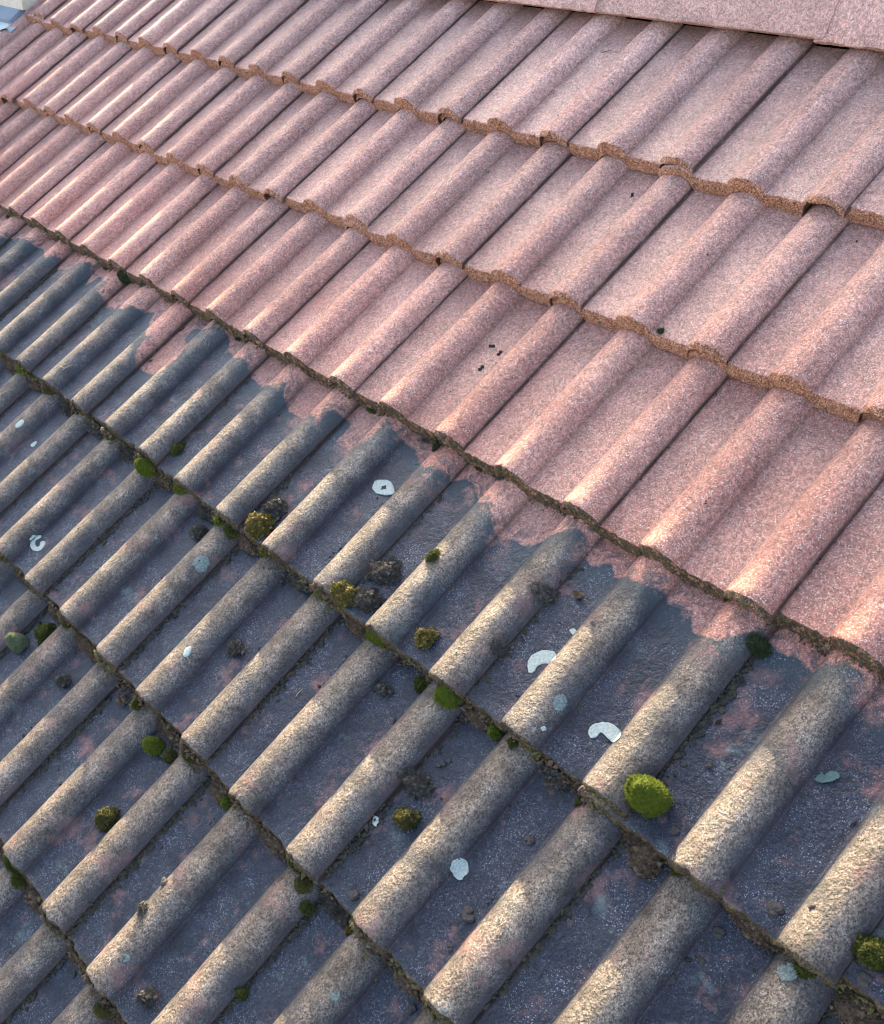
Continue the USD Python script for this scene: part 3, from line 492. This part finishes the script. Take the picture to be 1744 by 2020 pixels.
LICHEN = [
    ('white', [(1.5565,-1.1979),(1.5460,-1.1884),(1.5417,-1.1780),(1.5459,-1.1672),(1.5549,-1.1582),(1.5678,-1.1534),(1.5851,-1.1601),(1.5836,-1.1684),(1.5659,-1.1741),(1.5612,-1.1803),(1.5587,-1.1852),(1.5642,-1.1930),(1.5596,-1.1975)], 'white half-moon of lichen in a blue-black pan right of centre, its hollow facing down'),
    ('white', [(1.6866,-1.2183),(1.6849,-1.2090),(1.6904,-1.2008),(1.7022,-1.1929),(1.7149,-1.1919),(1.7332,-1.1987),(1.7355,-1.2066),(1.7275,-1.2131),(1.7130,-1.2095),(1.7016,-1.2068),(1.6993,-1.2113),(1.7002,-1.2196),(1.6943,-1.2236)], 'white arch of lichen in a pan, touching a sunlit roll above the big moss cushion'),
    ('white', [(0.4499,-1.5282),(0.4471,-1.5357),(0.4493,-1.5464),(0.4616,-1.5537),(0.4813,-1.5521),(0.4935,-1.5429),(0.4880,-1.5342),(0.4848,-1.5265),(0.4745,-1.5275),(0.4723,-1.5334),(0.4829,-1.5393),(0.4768,-1.5451),(0.4642,-1.5451),(0.4534,-1.5368),(0.4615,-1.5274),(0.4572,-1.5227)], 'white lichen curled like an open ring on a roll near the left edge'),
    ('white', [(1.0684,-1.0772),(1.0777,-1.0681),(1.0946,-1.0615),(1.1079,-1.0650),(1.1306,-1.0772),(1.1114,-1.0857),(1.0993,-1.0921),(1.0829,-1.0904),(1.0727,-1.0833),(1.0804,-1.0793),(1.0905,-1.0832),(1.0909,-1.0779),(1.0964,-1.0772),(1.1027,-1.0768),(1.0975,-1.0695),(1.0941,-1.0734),(1.0903,-1.0729),(1.0872,-1.0766),(1.0830,-1.0746),(1.0795,-1.0793)], 'white lichen ring with a dark heart, uppermost of the white lichens'),
    ('white', [(1.6453,-1.4570),(1.6483,-1.4489),(1.6539,-1.4458),(1.6632,-1.4517),(1.6668,-1.4589),(1.6645,-1.4635),(1.6603,-1.4609),(1.6562,-1.4654),(1.6579,-1.4671),(1.6630,-1.4654),(1.6676,-1.4682),(1.6619,-1.4711),(1.6503,-1.4705),(1.6464,-1.4642)], 'round white lichen with a notch, lowest of the big white lichens'),
    ('mint', [(0.8719,-1.3624),(0.8767,-1.3543),(0.8880,-1.3492),(0.8945,-1.3580),(0.8970,-1.3722),(0.8940,-1.3819),(0.8852,-1.3818),(0.8741,-1.3775),(0.8706,-1.3697)], 'pale mint green lichen disc across a roll left of centre'),
    ('white', [(1.0145,-1.4905),(1.0186,-1.4818),(1.0260,-1.4891),(1.0277,-1.4991),(1.0214,-1.5026)], 'small white oval of lichen on the side of a roll left of centre'),
    ('white', [(0.1215,-1.3908),(0.1192,-1.3761),(0.1267,-1.3685),(0.1347,-1.3789),(0.1304,-1.3943)], 'small white splash on a roll near the left edge, high among the dark tiles'),
    ('white', [(1.4999,-1.4845),(1.5040,-1.4814),(1.5117,-1.4866),(1.5130,-1.4949),(1.5041,-1.4922)], 'tiny white lichen beside a joint, left of the olive moss lump'),
    ('white', [(0.1839,-1.4019),(0.1854,-1.3892),(0.1941,-1.3877),(0.1985,-1.4038)], 'tiny white splash in a pan near the left edge'),
    ('green', [(1.9557,-1.1126),(1.9557,-1.1020),(1.9629,-1.0916),(1.9752,-1.0857),(1.9784,-1.0940),(1.9702,-1.1063),(1.9607,-1.1130)], 'faint green stain of lichen in a pan at the right edge'),
    ('white', [(1.6374,-1.2525),(1.6395,-1.2470),(1.6435,-1.2500),(1.6414,-1.2555)], 'tiny round white lichen at the end of a sunlit roll'),
    ('mint', [(1.6270,-1.2063),(1.6326,-1.1963),(1.6420,-1.2001),(1.6456,-1.2139),(1.6415,-1.2250),(1.6330,-1.2222)], 'dull grey-green lichen patch on the shaded flank of a sunlit roll'),
    ('white', [(1.5631,-1.1154),(1.5661,-1.1092),(1.5811,-1.1146),(1.5730,-1.1189)], 'tiny white fleck between a pan and a roll above the half-moon lichen'),
    ('mint', [(2.0403,-1.3085),(2.0493,-1.2977),(2.0623,-1.2969),(2.0678,-1.3084),(2.0602,-1.3193),(2.0458,-1.3187)], 'grey-green blotch of lichen on a shaded roll at lower right'),
    ('mint', [(0.7355,-1.3797),(0.7363,-1.3742),(0.7431,-1.3818),(0.7430,-1.3884),(0.7390,-1.3868)], 'small mint lichen spot on a roll, left of the mint disc'),
    ('mint', [(1.6223,-1.6806),(1.6274,-1.6704),(1.6364,-1.6726),(1.6355,-1.6843),(1.6288,-1.6882)], 'pale blotch of lichen on a roll at the bottom edge'),
    ('mint', [(1.3265,-1.8584),(1.3315,-1.8505),(1.3384,-1.8527),(1.3380,-1.8622),(1.3331,-1.8642)], 'bright mint lichen star on a roll in the lower left'),
]
CRUMBS = [
    (1.0781,-0.7615,0.0106,'dark'),
    (1.1033,-0.7675,0.0105,'dark'),
    (1.0972,-0.8084,0.0105,'dark'),
    (1.3400,-0.4743,0.0082,'dark'),
    (1.1007,-0.3792,0.0082,'dark'),
    (1.5376,-1.0653,0.0189,'leaf'),
    (1.8412,-1.2767,0.0125,'clod'),
    (1.9524,-1.3964,0.0173,'clod'),
    (1.9606,-1.3205,0.0163,'clod'),
    (1.9672,-1.3561,0.0127,'clod'),
    (1.7915,-1.3145,0.0088,'clod'),
    (1.8553,-1.3193,0.0074,'clod'),
    (1.8497,-1.4151,0.0085,'clod'),
    (1.8443,-1.1661,0.0125,'clod'),
    (1.8179,-1.1828,0.0101,'clod'),
    (1.8627,-1.2560,0.0122,'clod'),
    (2.0036,-1.2614,0.0204,'clod'),
    (2.1174,-1.2666,0.0213,'clod'),
    (1.5598,-1.5781,0.0175,'clod'),
    (1.7040,-1.4981,0.0230,'clod'),
    (1.7055,-1.3724,0.0157,'clod'),
    (1.7142,-1.5374,0.0101,'clod'),
    (1.7929,-1.5063,0.0158,'clod'),
    (1.2909,-1.7568,0.0162,'clod'),
    (1.7089,-1.6253,0.0165,'clod'),
    (1.5247,-1.3705,0.0127,'clod'),
    (1.5315,-1.3612,0.0099,'clod'),
    (1.2412,-1.9491,0.0120,'clod'),
    (1.6014,-1.0946,0.0111,'clod'),
    (2.0409,-1.2366,0.0077,'clod'),
]

for i, (kind, u, v, w, a, label) in enumerate(MOSS):
    set_clump('moss_clump', kind, u, v, w, a, 100 + i, label, long=1.15 if kind in ('dark', 'brown') else 1.0, deep=0.8 if kind == 'brown' else 0.95)
taken = np.array([(m[1], m[2]) for m in MOSS])

# moss packed under the edges of the grimy courses, and tufts hanging at the roll ends
ORD = ['', 'first', 'second', 'third', 'fourth', 'fifth', 'sixth', 'seventh', 'eighth', 'ninth', 'tenth', 'eleventh', 'twelfth', 'thirteenth', 'fourteenth', 'fifteenth', 'sixteenth', 'seventeenth', 'eighteenth', 'nineteenth', 'twentieth']
EDGE = {4: 'upper mossy tile edge', 5: 'middle mossy tile edge', 6: 'lowest mossy tile edge'}
rng = np.random.default_rng(21)
def in_view(u, v, n=0.0):
    x, y, z = to_px((u, v, n)); return z > 0.2 and -30 < x < 1774 and -30 < y < 2050
for c in (4, 5, 6):
    count = 0
    for k in range(-12, 18):
        for off in (0.035, 0.185):
            u, v = W * k + off, -c * G - 0.0105
            if not in_view(u, v): continue
            count += 1
            w = rng.uniform(0.066, 0.098)
            uu = u + rng.uniform(-0.010, 0.010)
            if rng.random() < 0.05 or (np.hypot(taken[:, 0] - uu, taken[:, 1] - v) < 0.016).any(): continue
            kind = rng.choice(['brown', 'brown', 'brown', 'dark'])
            set_clump('moss_mat', kind, uu, v, w, rng.uniform(0.26, 0.38), 300 + c * 40 + count, 'brown matted moss in the %s pan from the left under the %s' % (ORD[min(count, 20)], EDGE[c]), 'moss mats under the tile edges', long=1.0, deep=rng.uniform(0.30, 0.48))
    count = 0
    for k in range(-12, 18):
        for off in (0.088, 0.240):
            u, v = W * k + off, -c * G - 0.0065
            if not in_view(u, v): continue
            count += 1
            uu = u + rng.uniform(-0.016, 0.030); w = rng.uniform(0.022, 0.044); kind = rng.choice(['green', 'olive', 'olive', 'bright', 'green'])
            a = rng.uniform(0.32, 0.55)
            if rng.random() < 0.14 or (np.hypot(taken[:, 0] - uu, taken[:, 1] - v) < 0.030).any(): continue
            set_clump('moss_tuft', kind, uu, v - 0.002, w, a, 700 + c * 50 + count, '%s moss tuft at the %s roll end from the left, %s' % ({'green': 'green', 'olive': 'olive', 'bright': 'bright green', 'dkgreen': 'dark green'}[kind], ORD[min(count, 20)], EDGE[c]), 'moss tufts at the roll ends', long=1.6, deep=0.5)

count, nth = 0, 0
for k in range(-12, 18):                                                    # small dark tufts hanging under the lowest edge of the washed tiles
    for off in (0.035, 0.090, 0.185, 0.240):
        u, v = W * k + off + rng.uniform(-0.015, 0.015), -3 * G - 0.0085
        w = rng.uniform(0.014, 0.026); kind = rng.choice(['dkgreen', 'dark', 'dark', 'olive']); a = rng.uniform(0.3, 0.5)
        if not in_view(u, v): continue
        count += 1
        if rng.random() < 0.62 or (np.hypot(taken[:, 0] - u, taken[:, 1] - v) < 0.03).any(): continue
        nth += 1
        set_clump('moss_tuft', kind, u, v, w, a, 1200 + count, 'small dark moss tuft, %s from the left under the lowest pink edge' % ORD[nth], 'dark moss tufts under the lowest pink edge', long=1.6, deep=0.5)

# lichen: thin lobed crusts lying on the tiles
import shapely
ML = {'white': rough_material('lichen_white', (0.27, 0.32, 0.27), (0.55, 0.60, 0.53), 420, rough=0.9, bump=0.0008),
      'mint': rough_material('lichen_mint', (0.085, 0.098, 0.088), (0.24, 0.29, 0.255), 330, rough=0.9, bump=0.0008),
      'green': rough_material('lichen_green', (0.075, 0.12, 0.105), (0.13, 0.18, 0.15), 200, rough=0.9, bump=0.0008)}
for i, (kind, pts, label) in enumerate(LICHEN):
    poly = shapely.Polygon(pts).buffer(0)
    if poly.geom_type != 'Polygon': poly = max(poly.geoms, key=lambda q: q.area)
    poly = poly.buffer(0.0030, join_style='round').buffer(-0.0040, join_style='round').buffer(0.0018, join_style='round').simplify(0.0012)
    if 'dark heart' in label:
        c0 = np.array(poly.centroid.coords[0]); th = np.linspace(0, 6.28, 9)[:-1]
        poly = poly.difference(shapely.Polygon(c0 + np.stack([np.cos(th) * 0.0075, np.sin(th) * 0.0055], 1) * [[1], [0.7], [1.1], [0.6], [1], [0.8], [1.1], [0.65]]))
    def fray(ring):
        ring = np.array(ring.coords)[:-1]
        return ring + (np.stack([meshkit.fbm(np.c_[ring * 330, ring[:, :1] * 0 + 1.5], 4, 3), meshkit.fbm(np.c_[ring * 420, ring[:, :1] * 0 + 9.5], 4, 4)], 1) - 0.5) * (0.0060 if kind == 'mint' else 0.0034)
    def soft(q):
        p = np.array(q.coords)[:-1]
        for _ in range(2): p = np.stack([p * 0.75 + np.roll(p, -1, 0) * 0.25, p * 0.25 + np.roll(p, -1, 0) * 0.75], 1).reshape(-1, 2)
        return shapely.LinearRing(p)
    ring = fray(soft(poly.exterior)); cc = ring.mean(0)
    poly = shapely.Polygon(ring, [fray(soft(q)) for q in poly.interiors]).buffer(0)
    if poly.geom_type != 'Polygon': poly = max(poly.geoms, key=lambda q: q.area)
    s = 0.0016
    x0, y0, x1, y1 = poly.bounds
    gx, gy = np.meshgrid(np.arange(x0 - s, x1 + s, s), np.arange(y0 - s, y1 + s, s))
    inside = shapely.contains_xy(poly.buffer(-0.0004), gx, gy)
    if kind != 'white':                                                     # thin, broken crust
        inside &= meshkit.fbm(np.stack([gx * 260, gy * 260, gx * 0], -1), 3, 6) > (0.20 if kind == 'mint' else 0.25)
    th = 0.0002 + 0.0005 * np.clip(shapely.distance(shapely.points(gx, gy), poly.boundary) / 0.002, 0, 1) + 0.0005 * meshkit.noise(np.stack([gx * 900, gy * 900, gx * 0], -1), 3)
    ny, nx = gx.shape
    iv = np.full(gx.shape, -1); q = inside[:-1, :-1] & inside[1:, :-1] & inside[:-1, 1:] & inside[1:, 1:]
    idx = np.arange(ny * nx).reshape(ny, nx)
    a, b, c_, d = idx[:-1, :-1][q], idx[:-1, 1:][q], idx[1:, 1:][q], idx[1:, :-1][q]
    if not len(a): continue
    f = np.vstack([np.stack([a, b, c_], 1), np.stack([a, c_, d], 1)])
    if kind == 'white':                                                     # a smooth outline: triangulate the polygon instead of the raster
        inner = [p for p in np.stack([gx[inside], gy[inside]], 1)]
        ext = np.vstack([np.array(q.coords)[:-1] for q in [poly.exterior, *poly.interiors]])
        P = np.vstack([ext, inner]); hgt = np.concatenate([np.full(len(ext), 0.0002), th[inside]])
        from scipy.spatial import Delaunay
        f = Delaunay(P).simplices
        f = f[shapely.contains_xy(poly, *P[f].mean(1).T)]
        e1, e2 = P[f[:, 1]] - P[f[:, 0]], P[f[:, 2]] - P[f[:, 0]]
        flip = e1[:, 0] * e2[:, 1] - e1[:, 1] * e2[:, 0] < 0
        f[flip] = f[flip][:, ::-1]
    else:
        P, hgt = np.stack([gx.ravel(), gy.ravel()], 1), th.ravel()
    keep, f = np.unique(f, return_inverse=True); f = f.reshape(-1, 3); P, hgt = P[keep], hgt[keep]
    n = surface(P[:, 0], P[:, 1]) + 0.0013
    top = np.c_[P, n + hgt]; low = np.c_[P, n - 0.004]
    e = np.sort(np.vstack([f[:, [0, 1]], f[:, [1, 2]], f[:, [2, 0]]]), 1); eu, ec = np.unique(e, axis=0, return_counts=True); e = eu[ec == 1]
    k = len(P); side = np.vstack([np.stack([e[:, 0], e[:, 1], e[:, 1] + k], 1), np.stack([e[:, 0], e[:, 1] + k, e[:, 0] + k], 1)])
    o = np.array([cc[0], cc[1], float(surface(*cc))])
    tag(put('lichen_patch', (np.vstack([top, low]) - o, np.vstack([f, side])), ML[kind], smooth=40, at=o), label, 'lichen')

# loose clods one can tell apart
M_CLOD = rough_material('clod', (0.030, 0.027, 0.026), (0.085, 0.070, 0.055), 420, rough=0.7, bump=0.002, spec=0.5)
M_DKC = rough_material('dark_grit', (0.012, 0.017, 0.016), (0.03, 0.034, 0.03), 420, rough=0.8)
M_LEAF = rough_material('dead_leaf', (0.10, 0.055, 0.025), (0.17, 0.10, 0.05), 300, rough=0.6)
CLOD = ['reddish clod left of the largest brown moss mat', 'knobbly clod against a roll in the wet pan at lower right', 'grey crumbly clod at the pan head below a tile edge, lower right', 'dark curled clod left of a shaded roll head, lower right', 'small ring-shaped crumb in a pan below the big moss cushion', 'tiny dark crumb in the pan below the largest brown moss mat', 'tiny red-brown crumb in a wet pan, right of the long sunlit roll', 'dark crumb right of the big moss cushion, nearest the roll', 'dark crumb just right of the big moss cushion', 'dark crumb below the big moss cushion, above a tile edge', 'crooked brown scrap in the pan above the lower right tile edge', 'reddish scrap in the pan at the bottom right, below the cut-off cushion', 'pale brown clod in a pan above the sunlit roll end, bottom centre', 'forked scrap in the pan left of the lowest long sunlit roll', 'dark double clod below the largest pan, right of the round white lichen', 'small crumb above the lowest long sunlit roll', 'dark scrap touching the flank of the lowest long sunlit roll', 'reddish clod at the foot of a roll in the lower left', 'dark clod beside a white speck at the bottom edge, centre', 'dark crumb pair, right one, in a shaded pan at the centre', 'dark crumb pair, left one, in a shaded pan at the centre', 'small dark crumb in a pan, bottom left corner', 'crumb in the joint above the half-moon lichen', 'small crumb beside the crooked scrap at lower right']
for i, (u, v, w, kind) in enumerate(CRUMBS):
    r = np.random.default_rng(900 + i)
    o = np.array([u, v, float(surface(u, v))])
    if kind == 'leaf':
        s = np.linspace(-1, 1, 13); t = np.linspace(-1, 1, 5)
        S, Tt = np.meshgrid(s, t); wd = 0.28 * (1 - S ** 2) ** 0.7
        q = np.stack([S * w / 2, Tt * wd * w, 0.004 + 0.0025 * S ** 2 + 0.002 * Tt ** 2 + 0.001 * np.sin(S * 7)], -1).reshape(-1, 3)
        f = grid(5, 13); q = np.vstack([q, q - [0, 0, 0.0006]]); f = np.vstack([f, f[:, ::-1] + 65])
        tag(put('dead_leaf', (q, f), M_LEAF, smooth=True, at=o), 'small curled brown leaf scrap in a blue-black pan right of centre', 'leaf'); continue
    nb = int(r.integers(3, 6)) if kind == 'clod' else 2
    V, F, k = [], [], 0
    th0 = r.uniform(0, 6.28)
    for b in range(nb):
        m = ICO[2]; d = np.array(m.vertices)
        rad = w * (0.36 if nb == 2 else r.uniform(0.22, 0.36))
        q = d * (1 + 0.7 * (meshkit.fbm(d * 2.3 + 17 * i + 5 * b, 3, 3) - 0.5) + 0.4 * (meshkit.noise(d * 6 + i, 2) - 0.5))[:, None] * rad * [1, 0.8, 0.5]
        off = (b / max(nb - 1, 1) - 0.5) * w * 0.62
        q = q + [off * math.cos(th0 + 0.5 * b), off * math.sin(th0 + 0.5 * b), rad * 0.2]
        V.append(q); F.append(np.array(m.faces) + k); k += len(q)
    if kind == 'dark':
        lab = ['upper dark fleck of three in a pink pan right of centre', 'middle dark fleck of three in a pink pan right of centre', 'lowest dark fleck of three in a pink pan right of centre', 'lone dark fleck in a pink pan, upper right', 'lone dark speck on a pink roll, upper right'][i]
        tag(put('dark_fleck', (np.vstack(V), np.vstack(F)), M_DKC, smooth=True, at=o), lab, 'fleck')
    else:
        tag(put('dirt_clod', (np.vstack(V), np.vstack(F)), M_CLOD, smooth=True, at=o), CLOD[i - 6], 'clod', 'dirt clods loose in the pans')

# uncountable crumbs along the joints and at the feet of the rolls
rng = np.random.default_rng(5)
P, S, TT = [], [], []
for (I, c) in TILES:
    if c < 4: continue
    n = 760
    v = -c * G + rng.uniform(0.004, G - 0.01, n)
    dens = meshkit.fbm(np.stack([np.full(n, I * 3.1), v * 16, np.full(n, c * 1.7)], 1), 2, 3)
    if c == 4: dens = dens - 0.25 * (v > -1.02)
    keep = rng.random(n) < np.clip((dens - 0.30) * 2.6, 0.04, 1)
    v = v[keep]; u = W * I + np.abs(rng.normal(0.002, 0.0065, len(v))) - 0.001
    P.append(np.c_[u, v]); S.append(rng.gamma(2.0, 0.00108, len(v)))
    n = 80
    v = -c * G + rng.uniform(0.004, G - 0.01, n); side = rng.choice([0.152, 0.066, 0.216], n)
    dens = meshkit.fbm(np.stack([np.full(n, I * 5.3), v * 14, side * 40], 1), 2, 6)
    keep = rng.random(n) < np.clip((dens - 0.42) * 3.5, 0.0, 1)
    P.append(np.c_[W * (I - 1) + side[keep] + rng.normal(0, 0.003, keep.sum()), v[keep]]); S.append(rng.gamma(2.0, 0.0006, keep.sum()))
    n = 60
    P.append(np.c_[W * (I - 1) + rng.uniform(0, W, n), -c * G + rng.uniform(0.002, G, n)]); S.append(rng.gamma(1.5, 0.0004, n))
P, S = np.vstack(P), np.clip(np.concatenate(S), 0.0004, 0.0046)
if True:
    ok = ~((np.ceil(-P[:, 1] / G) == 4) & (film_distance(P[:, 0], P[:, 1]) < 0) & (rng.random(len(P)) < 0.75)); P, S = P[ok], S[ok]
c3 = np.c_[P, surface(P[:, 0], P[:, 1]) + S * 0.25]
o = np.array([1.2, -1.4, 0.0])
v, f = crumb_cloud(c3 - o, S, rng)
tip = np.repeat(rng.random(len(P)) ** 3, 6)
M_DEB = rough_material('joint_debris', (0.016, 0.018, 0.015), (0.055, 0.046, 0.034), 90, rough=0.8, bump=0.001, c=(0.060, 0.052, 0.030))
tag(put('joint_debris', (v, f), M_DEB, attrs={'tip': tip}, at=o), 'dark crumbs and dead moss strewn along the joints of the grimy tiles', 'debris', kind='stuff')
P, S = [], []                                                               # ragged crust of crumbs and dead moss along the grimy edges
for (I, c) in TILES:
    if c < 3: continue
    n = 620 if c > 3 else 260
    x = rng.uniform(0, W, n); u = W * (I - 1) + x
    d = meshkit.fbm(np.stack([u * 22, np.full(n, c * 2.1), np.zeros(n)], 1), 3, 8)
    keep = rng.random(n) < np.clip((d - 0.30) * 3.4, 0.10, 1); u = u[keep]; m = len(u)
    out = rng.gamma(1.6, 0.0042, m) * np.clip(d[keep] * 2 - 0.3, 0.3, 1.3)
    v = -c * G - (0.0030 if c > 3 else 0.0055) - np.abs(out) * (1 if c > 3 else 0.45)
    low, top = surface(u, v), profile(u)
    P.append(np.c_[u, v, low + (top - low) * np.clip(1 - np.abs(out) / 0.018, 0, 0.92) * rng.uniform(0.0, 1.0, m)]); S.append(np.clip(rng.gamma(2.2, 0.00100, m), 0.0005, 0.0046) * (1 if c > 3 else 0.7))
P, S = np.vstack(P), np.concatenate(S)
v, f = crumb_cloud(P - [1.2, -1.6, 0], S, rng)
tip = np.repeat(np.clip(meshkit.fbm(P * [30, 30, 0], 2, 4) * 2.6 - 1.1, 0, 1) * rng.random(len(P)), 6)
bl = rng.choice(len(P), min(len(P), 9000), replace=False)
bv, bf, bt = blades(P[bl] - [1.2, -1.6, 0], np.tile([0.0, -0.6, 0.8], (len(bl), 1)), rng, 0.0052, 0.0007, 0.8)
M_CRUST = rough_material('edge_crust', (0.042, 0.028, 0.018), (0.135, 0.088, 0.054), 60, rough=0.9, bump=0.001, c=(0.13, 0.14, 0.03))
tag(put('edge_crust', (np.vstack([v, bv]), np.vstack([f, bf + len(v)])), M_CRUST, attrs={'tip': np.concatenate([tip, bt * np.repeat(rng.uniform(0, 0.7, len(bl)), 5)])}, at=(1.2, -1.6, 0)), 'brown ragged crust of dead moss and dirt along the mossy tile edges', 'debris', kind='stuff')
n = 1100
P = np.c_[rng.uniform(-1.6, 2.3, n), rng.uniform(-3 * G + 0.004, -0.02, n)]
on = rng.random(n) < 0.5                                                   # half of them caught in the joints
P[on, 0] = np.round(P[on, 0] / W) * W + np.abs(rng.normal(0.003, 0.003, on.sum()))
S = np.clip(rng.gamma(1.6, 0.00042, n), 0.0003, 0.0022)
o = np.array([0.5, -0.5, 0.0])
v, f = crumb_cloud(np.c_[P, surface(P[:, 0], P[:, 1]) + S * 0.2] - o, S, rng)
tag(put('fine_grit', (v, f), M_DKC, at=o), 'fine dark grit scattered over the washed pink tiles', 'grit', kind='stuff')
# dry stalks and a few straws
def stalk(points, r, label, mat=None):
    p = np.asarray(points, float); o = p[0].copy(); p = p - o
    t = np.linspace(0, 1, len(p)); tt = np.linspace(0, 1, 14); p = np.stack([np.interp(tt, t, p[:, k]) for k in range(3)], 1)
    p[:, 2] += 0.0012 * np.sin(tt * 5)
    d = np.gradient(p, axis=0); d /= np.linalg.norm(d, axis=1, keepdims=True); a = np.cross(d, [0, 0, 1.0]); a /= np.linalg.norm(a, axis=1, keepdims=True); b = np.cross(d, a)
    ang = np.linspace(0, 2 * np.pi, 6)
    v = (p[:, None] + (a[:, None] * np.cos(ang)[None, :, None] + b[:, None] * np.sin(ang)[None, :, None]) * (r * (1 - 0.5 * tt))[:, None, None]).reshape(-1, 3)
    tag(put('dry_stalk', (v, grid(14, 6)), mat or M_STRAW, smooth=True, at=o), label, 'stalk')
M_STRAW = rough_material('straw', (0.36, 0.27, 0.15), (0.52, 0.42, 0.26), 200, rough=0.7)

for pts, r, dark, label in (
        ([(0.7773, -0.0668), (0.7929, -0.0574), (0.8484, -0.0837)], 0.0007, True, 'thin dark curved twig lying in a pink pan below the ridge, right one'),
        ([(0.7491, -0.1168), (0.7513, -0.1034), (0.7645, -0.0975)], 0.0007, True, 'thin dark twig lying in a pink pan below the ridge, left one'),
        ([(1.2440, -1.4325), (1.2431, -1.4238), (1.2420, -1.4162)], 0.0007, False, 'short pale straw in a dark pan left of centre'),
        ([(0.1303, -1.2333), (0.1344, -1.2165), (0.1377, -1.1980)], 0.0012, False, 'pale curled straw on a sunlit roll near the left edge, longer one'),
        ([(0.1188, -1.2289), (0.1316, -1.2256), (0.1340, -1.2070)], 0.0010, False, 'pale curled straw on a sunlit roll near the left edge, shorter one')):
    stalk([(u, v, float(surface(u, v)) + 0.0015) for u, v in pts], r, label, M_CLOD if dark else M_STRAW)
